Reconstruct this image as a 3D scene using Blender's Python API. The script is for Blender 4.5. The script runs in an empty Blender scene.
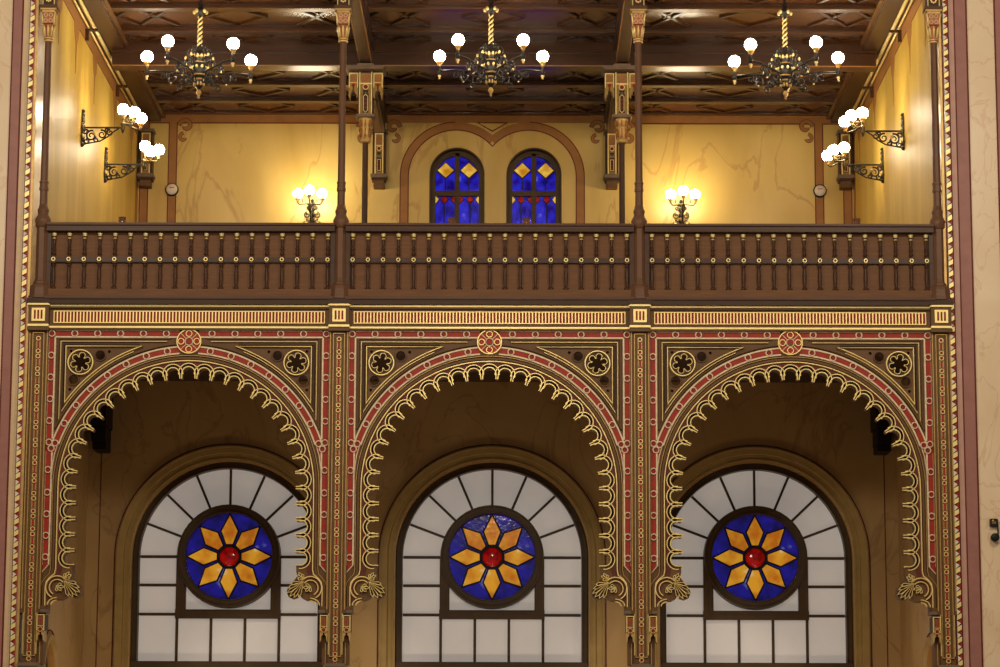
import bpy, bmesh, math, random
from mathutils import Vector, Matrix
random.seed(7)
PI = math.pi
sc = bpy.context.scene
COL = sc.collection
sin, cos = math.sin, math.cos

# ------------------------------------------------------------------ camera
F, TH, PS, RO, CX, CD = 2842.66, .16939, .00509, .0032, .3529, 40.0
cam = bpy.data.cameras.new('camera'); camo = bpy.data.objects.new('camera', cam); COL.objects.link(camo)
cam.sensor_width = 36; cam.lens = F / 1000 * 36; cam.clip_end = 200
camo.matrix_world = (Matrix.Translation((CX, -CD, 0)) @ Matrix.Rotation(PS, 4, 'Z') @ Matrix.Rotation(PI/2 + TH, 4, 'X') @ Matrix.Rotation(RO, 4, 'Z'))
sc.camera = camo
cam.shift_y = 0

def measure(px, py, Y):            # photograph pixel -> (X, Z) on the plane Y, used to take measurements
    a, b = px - 500, py - 333.5
    c, s = cos(RO), sin(RO); a, b = a*c + b*s, -a*s + b*c
    x, u = a/F, -b/F
    c, s = cos(TH), sin(TH); y = c - s*u; z = s + c*u
    c, s = cos(PS), sin(PS); X = c*x - s*y; Yv = s*x + c*y
    t = (Y + CD) / Yv
    return CX + X*t, z*t
ZY = [0.0]
def zf(py): return measure(490, py, ZY[0])[1]
S = .0142
def B(h, y): return (h*S, zf(y))   # bay coordinates: half-width in modules, height

# ------------------------------------------------------------------ materials
def lin(c): return tuple(((v/255)/12.92 if v/255 <= .04045 else ((v/255+.055)/1.055)**2.4) for v in c) + (1,)
def mk(name):
    m = bpy.data.materials.new(name); m.use_nodes = True
    nt = m.node_tree; b = nt.nodes['Principled BSDF']
    return m, nt, b
def ramp(nt, stops):
    r = nt.nodes.new('ShaderNodeValToRGB'); e = r.color_ramp.elements
    while len(e) < len(stops): e.new(.5)
    for i, (p, c) in enumerate(stops): e[i].position = p; e[i].color = c
    return r
def plain(name, c, rough=.5, metal=0, var=.12, scale=8, bump=0, stretch=(1,1,1)):
    m, nt, b = mk(name); L = nt.links
    tc = nt.nodes.new('ShaderNodeTexCoord'); mp = nt.nodes.new('ShaderNodeMapping'); mp.inputs['Scale'].default_value = stretch
    n = nt.nodes.new('ShaderNodeTexNoise'); n.inputs['Scale'].default_value = scale; n.inputs['Detail'].default_value = 5
    L.new(tc.outputs['Object'], mp.inputs[0]); L.new(mp.outputs[0], n.inputs['Vector'])
    lc = lin(c); r = ramp(nt, [(.3, tuple(v*(1-var) for v in lc[:3])+(1,)), (.7, tuple(min(1, v*(1+var)) for v in lc[:3])+(1,))])
    L.new(n.outputs['Fac'], r.inputs[0]); L.new(r.outputs[0], b.inputs['Base Color'])
    b.inputs['Roughness'].default_value = rough; b.inputs['Metallic'].default_value = metal; b.inputs['Specular IOR Level'].default_value = .5 if ('ceiling' in name or metal) else .22
    if bump:
        bp = nt.nodes.new('ShaderNodeBump'); bp.inputs['Strength'].default_value = bump; bp.inputs['Distance'].default_value = .01
        L.new(n.outputs['Fac'], bp.inputs['Height']); L.new(bp.outputs[0], b.inputs['Normal'])
    return m
def marble(name, base, light, vein, rough=.3, scale=.9, stretch=(1,1,1), rot=(0,0,0), veinamt=.7, dist=1.4):
    m, nt, b = mk(name); L = nt.links; N = nt.nodes.new
    tc = N('ShaderNodeTexCoord'); mp = N('ShaderNodeMapping'); mp.inputs['Scale'].default_value = stretch; mp.inputs['Rotation'].default_value = rot
    L.new(tc.outputs['Object'], mp.inputs[0])
    n = N('ShaderNodeTexNoise'); n.inputs['Scale'].default_value = scale; n.inputs['Detail'].default_value = 6; n.inputs['Distortion'].default_value = .8
    L.new(mp.outputs[0], n.inputs['Vector'])
    r = ramp(nt, [(.3, lin(base)), (.7, lin(light))]); L.new(n.outputs['Fac'], r.inputs[0])
    n2 = N('ShaderNodeTexNoise'); n2.inputs['Scale'].default_value = scale*1.1; n2.inputs['Detail'].default_value = 7; n2.inputs['Distortion'].default_value = dist
    mp2 = N('ShaderNodeMapping'); mp2.inputs['Location'].default_value = (7.3, 2.1, 5.5); L.new(mp.outputs[0], mp2.inputs[0]); L.new(mp2.outputs[0], n2.inputs['Vector'])
    v = ramp(nt, [(.0, (0,0,0,1)), (.478, (0,0,0,1)), (.497, (1,1,1,1)), (.512, (0,0,0,1))]); L.new(n2.outputs['Fac'], v.inputs[0])
    mu = N('ShaderNodeMath'); mu.operation = 'MULTIPLY'; mu.inputs[1].default_value = veinamt; L.new(v.outputs[0], mu.inputs[0])
    mx = N('ShaderNodeMix'); mx.data_type = 'RGBA'; mx.inputs[7].default_value = lin(vein)
    L.new(mu.outputs[0], mx.inputs[0]); L.new(r.outputs[0], mx.inputs[6]); L.new(mx.outputs[2], b.inputs['Base Color'])
    b.inputs['Roughness'].default_value = rough
    return m
def glow(name, c, strength):
    m, nt, b = mk(name)
    b.inputs['Base Color'].default_value = lin(c); b.inputs['Emission Color'].default_value = lin(c); b.inputs['Emission Strength'].default_value = strength
    b.inputs['Roughness'].default_value = .3
    return m
def stained(name, dark, light, em, scale=5, rough=.12):
    m, nt, b = mk(name); L = nt.links; N = nt.nodes.new
    tc = N('ShaderNodeTexCoord'); n = N('ShaderNodeTexNoise'); n.inputs['Scale'].default_value = scale; n.inputs['Detail'].default_value = 2
    L.new(tc.outputs['Object'], n.inputs['Vector'])
    r = ramp(nt, [(.35, lin(dark)), (.62, lin(light)), (.68, lin(light)), (.76, lin(tuple(min(255, v*.5+128) for v in light)))]); L.new(n.outputs['Fac'], r.inputs[0])  # last stop paints rare whitish highlights into the glass colour
    b.inputs['Specular IOR Level'].default_value = .35; b.inputs['Base Color'].default_value = lin(dark); L.new(r.outputs[0], b.inputs['Emission Color']); b.inputs['Emission Strength'].default_value = em
    b.inputs['Roughness'].default_value = rough
    n3 = N('ShaderNodeTexNoise'); n3.inputs['Scale'].default_value = 14; bp = N('ShaderNodeBump'); bp.inputs['Strength'].default_value = .09; bp.inputs['Distance'].default_value = .02
    L.new(tc.outputs['Object'], n3.inputs['Vector']); L.new(n3.outputs['Fac'], bp.inputs['Height']); L.new(bp.outputs[0], b.inputs['Normal'])
    return m

M = dict(
 brown=plain('painted_brown', (106,74,42), .45, var=.12, scale=5),
 brown2=plain('painted_dark_brown', (68,43,24), .45, var=.12, scale=5),
 balus=plain('baluster_wood', (72,46,30), .38, var=.18, scale=9, stretch=(3,3,.6)),
 panelw=plain('balustrade_board_wood', (112,72,40), .5, var=.16, scale=6, stretch=(.6,1,6)),
 railw=plain('rail_wood', (90,58,38), .4, var=.14, scale=6, stretch=(.5,1,5)),
 colw=plain('column_brown', (108,74,52), .4, var=.08, scale=5),
 maroon=plain('maroon_inlay', (92,44,32), .5, var=.2, scale=30),
 red=plain('vermilion_paint', (160,44,26), .45, var=.14, scale=12),
 redd=plain('deep_red_paint', (140,24,12), .45, var=.14, scale=12),
 gold=plain('gold_leaf', (250,222,146), .38, .3, var=.08, scale=14),
 gold2=plain('old_gold_leaf', (196,158,92), .4, .35, var=.15, scale=14),
 oldgilt=plain('aged_dark_gilding', (150,116,50), .4, .3, var=.2, scale=20),
 silver=plain('pale_silver_gilt', (222,200,164), .45, .1, var=.14, scale=20),
 ceil=plain('ceiling_wood', (92,54,22), .26, var=.25, scale=5, stretch=(.4,2,1)),
 ceilb=plain('ceiling_beam_wood', (66,37,14), .3, var=.22, scale=5, stretch=(.4,2,2)),
 iron=plain('black_iron', (52,48,46), .35, .5, var=.2, scale=20),
 bronze=plain('dark_bronze', (88,76,50), .3, .7, var=.3, scale=20),
 wallback=marble('ochre_marbling', (202,164,78), (226,192,108), (170,112,48), .38, .55, (1.6,1,.5), (0,.55,0), .45, .7),
 wallside=marble('ochre_side_marbling', (192,152,54), (222,186,86), (168,120,50), .5, 1.4, (1,.9,.12), (0,0,0), .25, .4),
 nave=marble('cream_marble', (226,196,158), (240,216,182), (206,156,120), .3, 1.1, (1,1,.6), (0,.5,0), .45, 1.6),
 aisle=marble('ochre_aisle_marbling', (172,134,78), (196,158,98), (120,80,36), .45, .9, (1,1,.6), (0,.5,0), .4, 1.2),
 aisleceil=plain('aisle_ceiling_brown', (70,48,30), .6),
 mauve=plain('mauve_band_paint', (160,110,100), .4, var=.08, scale=6),
 mauve2=plain('light_mauve_band_paint', (196,152,136), .4, var=.08, scale=6),
 cream=plain('cream_band_paint', (216,184,146), .35, var=.08, scale=6),
 terra=plain('terracotta_band_paint', (164,112,60), .45, var=.1, scale=6),
 line=plain('dark_red_line_paint', (100,32,18), .5),
 white=plain('white_enamel', (226,214,196), .4),
 winframe=plain('window_frame_brown', (84,64,42), .45, var=.12, scale=5),
 surround=plain('window_surround_stone', (176,146,88), .5, var=.1, scale=4),
 frost=plain('frosted_glass_plain', (216,208,202), .4, var=.04, scale=2),
 lead=plain('lead_came', (36,28,24), .5),
 globe=glow('opal_globe', (255,238,206), 62),
 chip=plain('console_red_gold', (150,96,48), .5, .2, var=.35, scale=60),
 capit=plain('capital_red_gold', (180,112,66), .45, .3, var=.4, scale=70, bump=.6),
 grey=plain('grey_brown_cap', (120,100,82), .4),
 floor=plain('floor_stone', (120,100,84), .4),
 black=plain('black_plastic', (30,28,28), .4),
 darkw=plain('dark_corbel_wood', (30,22,18), .5),
 print_=plain('red_print', (190,90,80), .5), yellow=plain('yellow_mark', (220,200,60), .5),
)
b = M['frost'].node_tree.nodes['Principled BSDF']; b.inputs['Emission Color'].default_value = lin((232,222,212)); b.inputs['Emission Strength'].default_value = .25
M['blue'] = stained('blue_stained_glass', (24,10,120), (52,50,235), .55, 5)
M['bluelow'] = stained('deep_blue_stained_glass', (16,10,84), (40,32,180), .36, 4)
M['amber'] = stained('amber_stained_glass', (186,104,16), (232,170,44), .55, 4)
M['amberup'] = stained('yellow_stained_glass', (176,120,24), (250,214,100), .7, 6)
M['rubyg'] = stained('ruby_stained_glass', (110,8,8), (190,20,14), .45, 8)
g, nt, b = mk('amber_drinking_glass'); b.inputs['Base Color'].default_value = lin((160,104,72)); b.inputs['Transmission Weight'].default_value = .6; b.inputs['Roughness'].default_value = .12; M['votive'] = g

# ------------------------------------------------------------------ mesh builder
class MB:
    def __init__(s): s.bm = bmesh.new(); s.mats = []; s.smooth = set()
    def mi(s, m):
        if m not in s.mats: s.mats.append(m)
        return s.mats.index(m)
    def faces(s, vs, fs, m, smooth=False):
        k = s.mi(m); bv = [s.bm.verts.new(v) for v in vs]; out = []
        for f in fs:
            try: fc = s.bm.faces.new([bv[i] for i in f]); fc.material_index = k; fc.smooth = smooth; out.append(fc)
            except ValueError: pass
        return out
    def box(s, x0, x1, y0, y1, z0, z1, m, ch=0):
        if ch <= 0:
            v = [(x,y,z) for x in (x0,x1) for y in (y0,y1) for z in (z0,z1)]
            s.faces(v, [(0,1,3,2),(4,6,7,5),(0,4,5,1),(2,3,7,6),(0,2,6,4),(1,5,7,3)], m)
        else:
            s.prism([(x0+ch,z0),(x1-ch,z0),(x1,z0+ch),(x1,z1-ch),(x1-ch,z1),(x0+ch,z1),(x0,z1-ch),(x0,z0+ch)], y0+ch*.6, y1, m)
            s.prism([(x0+ch,z0+ch),(x1-ch,z0+ch),(x1-ch,z1-ch),(x0+ch,z1-ch)], y0, y0+ch*.6, m)
        return s
    def prism(s, poly, y0, y1, m):
        n = len(poly); v = [(x,y0,z) for x,z in poly] + [(x,y1,z) for x,z in poly]
        s.faces(v, [tuple(range(n)), tuple(range(2*n-1, n-1, -1))] + [(i,(i+1)%n,(i+1)%n+n,i+n) for i in range(n)], m)
        return s
    def ribbon(s, path, w, y0, y1, m, closed=False, taper=.5):
        n = len(path); P = [Vector((p[0], p[1])) for p in path]; vs = []
        for i in range(n):
            a = P[i-1] if (i > 0 or closed) else None; c = P[(i+1) % n] if (i < n-1 or closed) else None
            d1 = (P[i]-a).normalized() if a is not None else None; d2 = (c-P[i]).normalized() if c is not None else None
            if d1 is None: d1 = d2
            if d2 is None: d2 = d1
            n1 = Vector((-d1.y, d1.x)); n2 = Vector((-d2.y, d2.x)); nn = n1+n2
            if nn.length < 1e-6: nn = n1
            nn.normalize(); k = 1/max(.5, nn.dot(n1)); nn *= k
            for o, y in ((-.5, y0), (-.5*taper, y1), (.5*taper, y1), (.5, y0)):
                q = P[i] + nn*(o*w); vs.append((q.x, y, q.y))
        fs = []
        for i in range(n if closed else n-1):
            a = 4*i; c = 4*((i+1) % n)
            for j in range(3): fs.append((a+j, c+j, c+j+1, a+j+1))
        if not closed: fs += [(0,1,2,3), (4*n-1,4*n-2,4*n-3,4*n-4)]
        s.faces(vs, fs, m); return s
    def ring(s, x, z, r, w, y0, y1, m, seg=16): return s.ribbon([(x+r*cos(2*PI*i/seg), z+r*sin(2*PI*i/seg)) for i in range(seg)], w, y0, y1, m, True)
    def disc(s, x, z, r, y0, y1, m, seg=16): return s.prism([(x+r*cos(2*PI*i/seg), z+r*sin(2*PI*i/seg)) for i in range(seg)], y0, y1, m)
    def lathe(s, prof, c, m, seg=12, rot=0, smooth=True, axis='Z'):
        vs = []; fs = []; n = len(prof)
        for i, (r, z) in enumerate(prof):
            for k in range(seg):
                a = 2*PI*k/seg + rot
                if axis == 'Z': vs.append((c[0]+r*cos(a), c[1]+r*sin(a), c[2]+z))
                elif axis == 'Y': vs.append((c[0]+r*cos(a), c[1]+z, c[2]+r*sin(a)))
                else: vs.append((c[0]+z, c[1]+r*cos(a), c[2]+r*sin(a)))
        for i in range(n-1):
            for k in range(seg): fs.append((i*seg+k, i*seg+(k+1)%seg, (i+1)*seg+(k+1)%seg, (i+1)*seg+k))
        fs.append(tuple(range(seg-1,-1,-1))); fs.append(tuple((n-1)*seg+k for k in range(seg)))
        s.faces(vs, fs, m, smooth); return s
    def ball(s, c, r, m, seg=16, rz=None):
        rz = rz or r
        return s.lathe([(max(.0005, r*sin(PI*i/10)), -rz*cos(PI*i/10)) for i in range(11)], c, m, seg)
    def tube(s, pts, r, m, seg=7):
        P = [Vector(p) for p in pts]; n = len(P); vs = []; R = r if isinstance(r, (list, tuple)) else [r]*n
        up = Vector((0,0,1)); prev = None
        for i in range(n):
            d = (P[min(n-1,i+1)] - P[max(0,i-1)])
            if d.length < 1e-9: d = Vector((0,0,1))
            d.normalize()
            if prev is None: u = d.orthogonal().normalized()
            else: u = (prev - d*prev.dot(d)); u = u.normalized() if u.length > 1e-6 else d.orthogonal().normalized()
            prev = u; v = d.cross(u)
            for k in range(seg):
                a = 2*PI*k/seg; q = P[i] + (u*cos(a) + v*sin(a))*R[i]; vs.append(tuple(q))
        fs = [(i*seg+k, i*seg+(k+1)%seg, (i+1)*seg+(k+1)%seg, (i+1)*seg+k) for i in range(n-1) for k in range(seg)]
        fs += [tuple(range(seg-1,-1,-1)), tuple((n-1)*seg+k for k in range(seg))]
        s.faces(vs, fs, m, True); return s
    def fill(s, outlines, y0, y1, m):
        cu = bpy.data.curves.new('t', 'CURVE'); cu.dimensions = '2D'; cu.fill_mode = 'BOTH'; cu.extrude = (y1-y0)/2
        for o in outlines:
            sp = cu.splines.new('POLY'); sp.points.add(len(o)-1); sp.use_cyclic_u = True
            for i, (x, z) in enumerate(o): sp.points[i].co = (x, z, 0, 1)
        ob = bpy.data.objects.new('t', cu); COL.objects.link(ob)
        dg = bpy.context.evaluated_depsgraph_get(); dg.update()
        me = bpy.data.meshes.new_from_object(ob.evaluated_get(dg))
        ym = (y0+y1)/2
        s.faces([(v.co.x, ym+v.co.z, v.co.y) for v in me.vertices], [tuple(p.vertices) for p in me.polygons], m)
        bpy.data.objects.remove(ob); bpy.data.curves.remove(cu); bpy.data.meshes.remove(me); return s
    def move(s, mat):
        bmesh.ops.transform(s.bm, matrix=mat, verts=s.bm.verts); return s
    def build(s, name, parent=None, flat=True):
        bmesh.ops.recalc_face_normals(s.bm, faces=s.bm.faces)
        off = Vector((0,0,0)); p = parent
        while p is not None: off += p.location; p = p.parent
        me = bpy.data.meshes.new(name)
        for v in s.bm.verts: v.co -= off
        s.bm.to_mesh(me); s.bm.free()
        for m in s.mats: me.materials.append(m)
        o = bpy.data.objects.new(name, me); COL.objects.link(o)
        if parent: o.parent = parent
        return o
def thing(name, label, cat, loc, group=None):
    o = bpy.data.objects.new(name, None); o.empty_display_size = .1; COL.objects.link(o); o.location = loc
    o['label'] = label; o['category'] = cat
    if group: o['group'] = group
    return o
def tag(o, label, cat, group=None):
    o['label'] = label; o['category'] = cat
    if group: o['group'] = group
    return o
def struct(o): o['kind'] = 'structure'; return o
def shell(name, loc=(0,0,0)):
    o = bpy.data.objects.new(name, None); COL.objects.link(o); o.location = loc; o['kind'] = 'structure'; return o
def copy_tree(o, parent=None):
    c = o.copy(); COL.objects.link(c)
    if parent: c.parent = parent
    for ch in list(o.children): copy_tree(ch, c)
    return c
def dup(o, dx, label, group=None, dy=0):
    c = copy_tree(o); c.location = o.location + Vector((dx, dy, 0)); c['label'] = label
    return c
def arc(cx, cz, r, a0, a1, n=24): return [(cx + r*cos(math.radians(a0+(a1-a0)*i/n)), cz + r*sin(math.radians(a0+(a1-a0)*i/n))) for i in range(n+1)]
def spiral(c, r0, r1, a0, turns, n=26):      # 2D points
    return [(c[0] + (r0+(r1-r0)*i/n)*cos(a0+2*PI*turns*i/n), c[1] + (r0+(r1-r0)*i/n)*sin(a0+2*PI*turns*i/n)) for i in range(n+1)]

P = 4.286                  # bay pitch
FLOOR = -1.6
# key heights
Z = {k: zf(v) for k, v in dict(railtop=223.3, railbot=231.5, balbot=288.5, ledgetop=289.5, ledgebot=300, frtop=311.3, frbot=322.9, bandtop=331, band=334.8, base=614).items()}
CZ = zf(488)

# =================================================================== SETTING
f_ = MB().box(-9, 9, -14, 7.2, FLOOR-.15, FLOOR, M['floor']); struct(f_.build('floor'))
# nave walls either side of the great opening
for s, side in ((-1, 'left'), (1, 'right')):
    w = MB(); x0, x1 = sorted((s*6.58, s*9.4)); w.box(x0, x1, 0, .6, FLOOR, 15, M['nave']); wo = struct(w.build('wall_nave_' + side))
    # painted and gilded border
    def band(a, b_, y, m, nm):
        q = MB(); xx0, xx1 = sorted((s*a, s*b_)); q.box(xx0, xx1, y, .002, FLOOR+.01, 14.9, m); return q.build(nm, wo)
    if s < 0: bands = [(6.58,6.615,-.05,'gold2'),(6.615,6.63,-.055,'mauve'),(6.693,6.71,-.02,'line'),(6.71,6.80,-.012,'cream'),(6.80,6.822,-.02,'line'),(6.822,6.945,-.014,'mauve'),(6.945,6.962,-.02,'line')]
    else:     bands = [(6.50,6.535,-.05,'gold2'),(6.535,6.552,-.055,'line'),(6.635,6.65,-.02,'line'),(6.65,6.725,-.012,'mauve2'),(6.725,6.742,-.02,'line'),(6.742,6.90,-.014,'mauve'),(6.90,6.922,-.02,'line'),(7.31,7.33,-.02,'line'),(7.33,7.46,-.014,'mauve'),(7.46,7.48,-.02,'line')]
    for a, b_, y, m in bands: band(a, b_, y, M[m], 'painted_border')
    # twisted rope moulding: gold, red and white slanting pieces
    c0 = 6.662 if s < 0 else 6.594; hw = .031; q = MB()
    q.box(*sorted((s*(c0-hw), s*(c0+hw))), -.045, .0, FLOOR+.01, 14.9, M['line'])
    p = .163; z = 1.3
    sx = -1
    while z < 12.4:
        xl, xr = s*c0 - hw, s*c0 + hw; y0, y1 = -.07, -.045
        q.prism([(xl, z+.004), (xr, z+.04), (xr, z+.105), (xl, z+.07)], y0, y1, M['gold'])
        q.prism([(xl, z+.075), (xr, z+.11), (xr, z+p), (xr-.012, z+p-.002)] if False else [(xr, z+.110), (xr, z+.163+.036), (xl+.006, z+.130)], y0+.008, y1, M['red'])
        q.prism([(xl, z+.076), (xl, z+.160), (xr-.010, z+.125)], y0+.004, y1, M['white'])
        z += p
    q.build('rope_moulding', wo)
w = MB().box(-6.6, 6.6, 0, .6, 13.2, 15, M['nave']); struct(w.build('wall_nave_top'))

# ---------------- gallery: walls
YB = 11.26; ZC = 12.9; ZF = 7.3
def circle(cx, cz, r, n=40): return [(cx+r*cos(2*PI*i/n), cz+r*sin(2*PI*i/n)) for i in range(n)]
def archline(cx, z0, zs, r, n=28): return [(cx+r, z0)] + [(cx+r*cos(PI*i/n), zs+r*sin(PI*i/n)) for i in range(n+1)] + [(cx-r, z0)]
UW = [measure(457, 180, YB)[0], measure(534, 180, YB)[0]]; USP = measure(457, 174.5, YB)[1]; UR = .51
w = MB().fill([[(-6.6,ZF),(6.6,ZF),(6.6,13.1),(-6.6,13.1)]] + [archline(x, 8.6, USP, UR) for x in UW], YB, YB+.35, M['wallback'])
wb = struct(w.build('wall_back'))
for s, side in ((-1,'left'),(1,'right')):
    x0, x1 = sorted((s*6.6, s*7.0))
    w = MB().box(x0, x1, .6, YB+.35, ZF, 13.1, M['wallside']); ws = struct(w.build('wall_gallery_' + side))
    # painted top band with dropping points and gilded double cornice
    q = MB()
    def yz(poly, m, t0=6.597, t1=6.6):
        n = len(poly); v = [(s*t0, y, z) for y, z in poly] + [(s*t1, y, z) for y, z in poly]
        q.faces(v, [tuple(range(n)), tuple(range(2*n-1,n-1,-1))] + [(i,(i+1)%n,(i+1)%n+n,i+n) for i in range(n)], m)
    yz([(.6,12.42),(11.2,12.42),(11.2,12.7),(.6,12.7)], M['terra']); yz([(.6,12.405),(11.2,12.405),(11.2,12.42),(.6,12.42)], M['line'], 6.596)
    for y in (1.9, 3.6, 5.6, 8.0, 10.2): yz([(y-.28,12.43),(y-.18,12.2),(y-.07,12.1),(y,11.62),(y+.07,12.1),(y+.18,12.2),(y+.28,12.43)], M['terra'], 6.5955)
    yz([(10.95,ZF+.02),(11.2,ZF+.02),(11.2,12.42),(10.95,12.42)], M['terra']); yz([(10.93,ZF+.02),(10.95,ZF+.02),(10.95,12.42),(10.93,12.42)], M['line'], 6.596)
    q.build('painted_border', ws)
    q = MB()
    q.box(*sorted((s*6.50, s*6.6)), .6, YB, 12.68, 12.9, M['ceilb'])
    for xx, zz, r in ((6.50, 12.70, .030), (6.44, 12.80, .028), (6.56,12.64,.018)): q.tube([(s*xx, .6, zz), (s*xx, YB, zz)], r, M['gold'], 10)
    t_ = q.build('trim_1' if s < 0 else 'trim_2'); struct(t_)
    for y in (4.5, 8.1):
        q = MB(); q.box(*sorted((s*6.40, s*6.6)), y-.03, y+.03, 12.56, 12.60, M['ceilb']); q.box(*sorted((s*6.54, s*6.6)), y-.03, y+.03, 12.40, 12.56, M['ceilb']); q.build('cornice_clamp', t_)
# painted bands on the back wall
q = MB(); yb0, yb1 = YB-.004, YB; yl = YB-.006
def pz(py): return measure(490, py, YB)[1]
zt0, zt1 = pz(123), 12.9
q.box(-6.6, 6.6, yb0, yb1, zt0, zt1, M['terra']); q.box(-5.9, -2.5, yl, yb1, zt0-.02, zt0, M['line']); q.box(2.5, 5.9, yl, yb1, zt0-.02, zt0, M['line']); q.box(-1.75, 1.75, yl-.001, yb1, zt0+.14, zt0+.155, M['line'])
for s in (-1, 1):
    for a, b_ in ((6.42, 6.57), (5.90, 6.05)):
        q.box(*sorted((s*a, s*b_)), yb0-.001, yb1, ZF+.02, zt0+.01, M['terra'])
        for e in (a, b_): q.box(*sorted((s*(e-.009), s*(e+.009))), yl-.001, yb1, ZF+.02, zt0, M['line'])
    q.box(*sorted((s*6.05, s*6.42)), yl-.002, yb1, zt0-.02, zt0-.002, M['line'])
    # scrolled corner curls
    for cx, cz, k in ((5.74, pz(125.5), -1), (1.90, pz(126.5), 1), (2.42, pz(126.5), -1)):
        pts = spiral((s*cx, cz-.02), .13, .03, (PI if k*s > 0 else 0), (-.95 if k*s > 0 else .95), 22)
        q.ribbon(pts, .085, yb0, yl-.001, M['line'], taper=1); q.ribbon(pts, .062, yb0, yl-.003, M['terra'], taper=1)
        pts = spiral((s*(cx + k*-.04), cz-.24), .085, .03, (PI*.5), (.7 if k*s > 0 else -.7), 16)
        q.ribbon(pts, .07, yb0, yl-.001, M['line'], taper=1); q.ribbon(pts, .05, yb0, yl-.003, M['terra'], taper=1)
# twin arch-shaped band round the stained windows
for i, x in enumerate(UW):
    cx = (-.67 if i == 0 else .67) - .06
    ro, ri = 1.03, .88; zs = pz(122.3) - 1.03
    lo, hi = (80, 180) if i == 0 else (0, 100)
    full = arc(cx, zs, (ro+ri)/2, 180 if i == 0 else 0, 45 if i == 0 else 135, 30)
    path = [(full[0][0], 7.35)] + full
    q.ribbon(path, ro-ri, yb1, yl - .001*i, M['terra'], taper=1)
    for r in (ro, ri):
        a1 = {ro: 41, ri: 40.6}[r]
        full = arc(cx, zs, r, 180 if i == 0 else 0, (a1 if i == 0 else 180-a1) if r == ri else (40 if i == 0 else 140), 30)
        q.ribbon([(full[0][0], 7.35)] + (full if r == ri else full[:20]), .018, yb1, yl-.002, M['line'], taper=1)
q.prism([(-.06-.30, pz(122.5)), (-.06+.30, pz(122.5)), (-.06, pz(132))], yl-.003, yb1, M['line'])
q.prism([(-.06-.24, pz(123.5)), (-.06+.24, pz(123.5)), (-.06, pz(130.5))], yl-.005, yb1, M['wallback'])
q.build('painted_border', wb)

# ---------------- ceiling
c = MB().box(-6.6, 6.6, .6, YB+.3, ZC, ZC+.12, M['ceil']); co = struct(c.build('ceiling'))
zb = 12.81
for (y, z0, w_) in ((1.3,zb,.22),(2.65,zb,.22),(4.0,zb,.22),(5.36,zb,.22),(7.6,zb,.22),(8.8,zb,.22),(9.95,zb,.22),(11.10,12.87,.15)):
    q = MB().box(-6.42, 6.42, y, y+w_, z0, ZC, M['ceilb']); q.box(-6.42, 6.42, y-.04, y, z0+.05, ZC, M['ceilb'])
    q.box(-6.42, 6.42, y-.012, y+.012, z0-.012, z0+.012, M['ceil']); q.build('cross_beam', co)
q = MB().box(-6.42, 6.42, 6.3, 6.62, 12.47, ZC, M['ceilb']); q.box(-6.42, 6.42, 6.25, 6.3, 12.7, ZC, M['ceilb']); q.box(-6.42, 6.42, 6.28, 6.3, 12.47, 12.485, M['terra']); q.build('main_beam', co)
for x in (-P/2, P/2):
    q = MB().box(x-.10, x+.10, .2, YB, 12.47, ZC, M['ceilb']); q.box(x-.14, x+.14, .2, YB, 12.72, ZC, M['ceilb'])
    for e in (-.10, .10): q.box(x+e-.008, x+e+.008, .2, 6.2, 12.465, 12.49, M['terra'])
    q.build('long_beam', co)
for s in (-1, 1):
    q = MB().box(*sorted((s*6.2, s*6.5)), .6, YB, 12.74, ZC, M['ceilb']); q.box(*sorted((s*6.12, s*6.2)), .6, YB, 12.80, ZC, M['ceil']); q.build('side_beam', co)
# lattice battens on the coffer panels
edges = [1.52, 2.62, 2.87, 3.97, 4.22, 5.33, 5.58, 6.25, 6.62, 7.57, 7.82, 8.77, 9.02, 9.92, 10.17, 11.1]
bays = [(-6.12, -2.28), (-2.0, 2.0), (2.28, 6.12)]
def batten(q, x0, y0, x1, y1, w_=.07, m=None):
    d = Vector((x1-x0, y1-y0)).normalized(); n = Vector((-d.y, d.x))*w_/2
    poly = [(x0-n.x,y0-n.y),(x1-n.x,y1-n.y),(x1+n.x,y1+n.y),(x0+n.x,y0+n.y)]
    v = [(x,y,ZC-.03) for x,y in poly] + [(x,y,ZC) for x,y in poly]
    q.faces(v, [(0,1,2,3),(7,6,5,4)] + [(i,(i+1)%4,(i+1)%4+4,i+4) for i in range(4)], m or M['ceilb'])
for (a, b_) in bays:
    for k in range(0, len(edges), 2):
        y0, y1 = edges[k]+.05, edges[k+1]-.05; ym = (y0+y1)/2; L_ = b_-a; q = MB()
        for s, e in ((1, a), (-1, b_)):
            dw = .62
            batten(q, e, ym, e+s*dw/2, y0); batten(q, e, ym, e+s*dw/2, y1)
            batten(q, e+s*dw/2, y0, e+s*dw*1.5, y1); batten(q, e+s*dw/2, y1, e+s*dw*1.5, y0)
            batten(q, e+s*.12, y0+.0, e+s*(dw*1.5+.2), y0+.0, .04)
            batten(q, e+s*(dw*.5+.18), ym, e+s*(dw+.0), y0+.18, .025, M['ceil']); 
        mx = (a+b_)/2
        batten(q, mx-.5, ym, mx, y0); batten(q, mx-.5, ym, mx, y1); batten(q, mx+.5, ym, mx, y0); batten(q, mx+.5, ym, mx, y1)
        q.build('coffer_panel', co)

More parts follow.
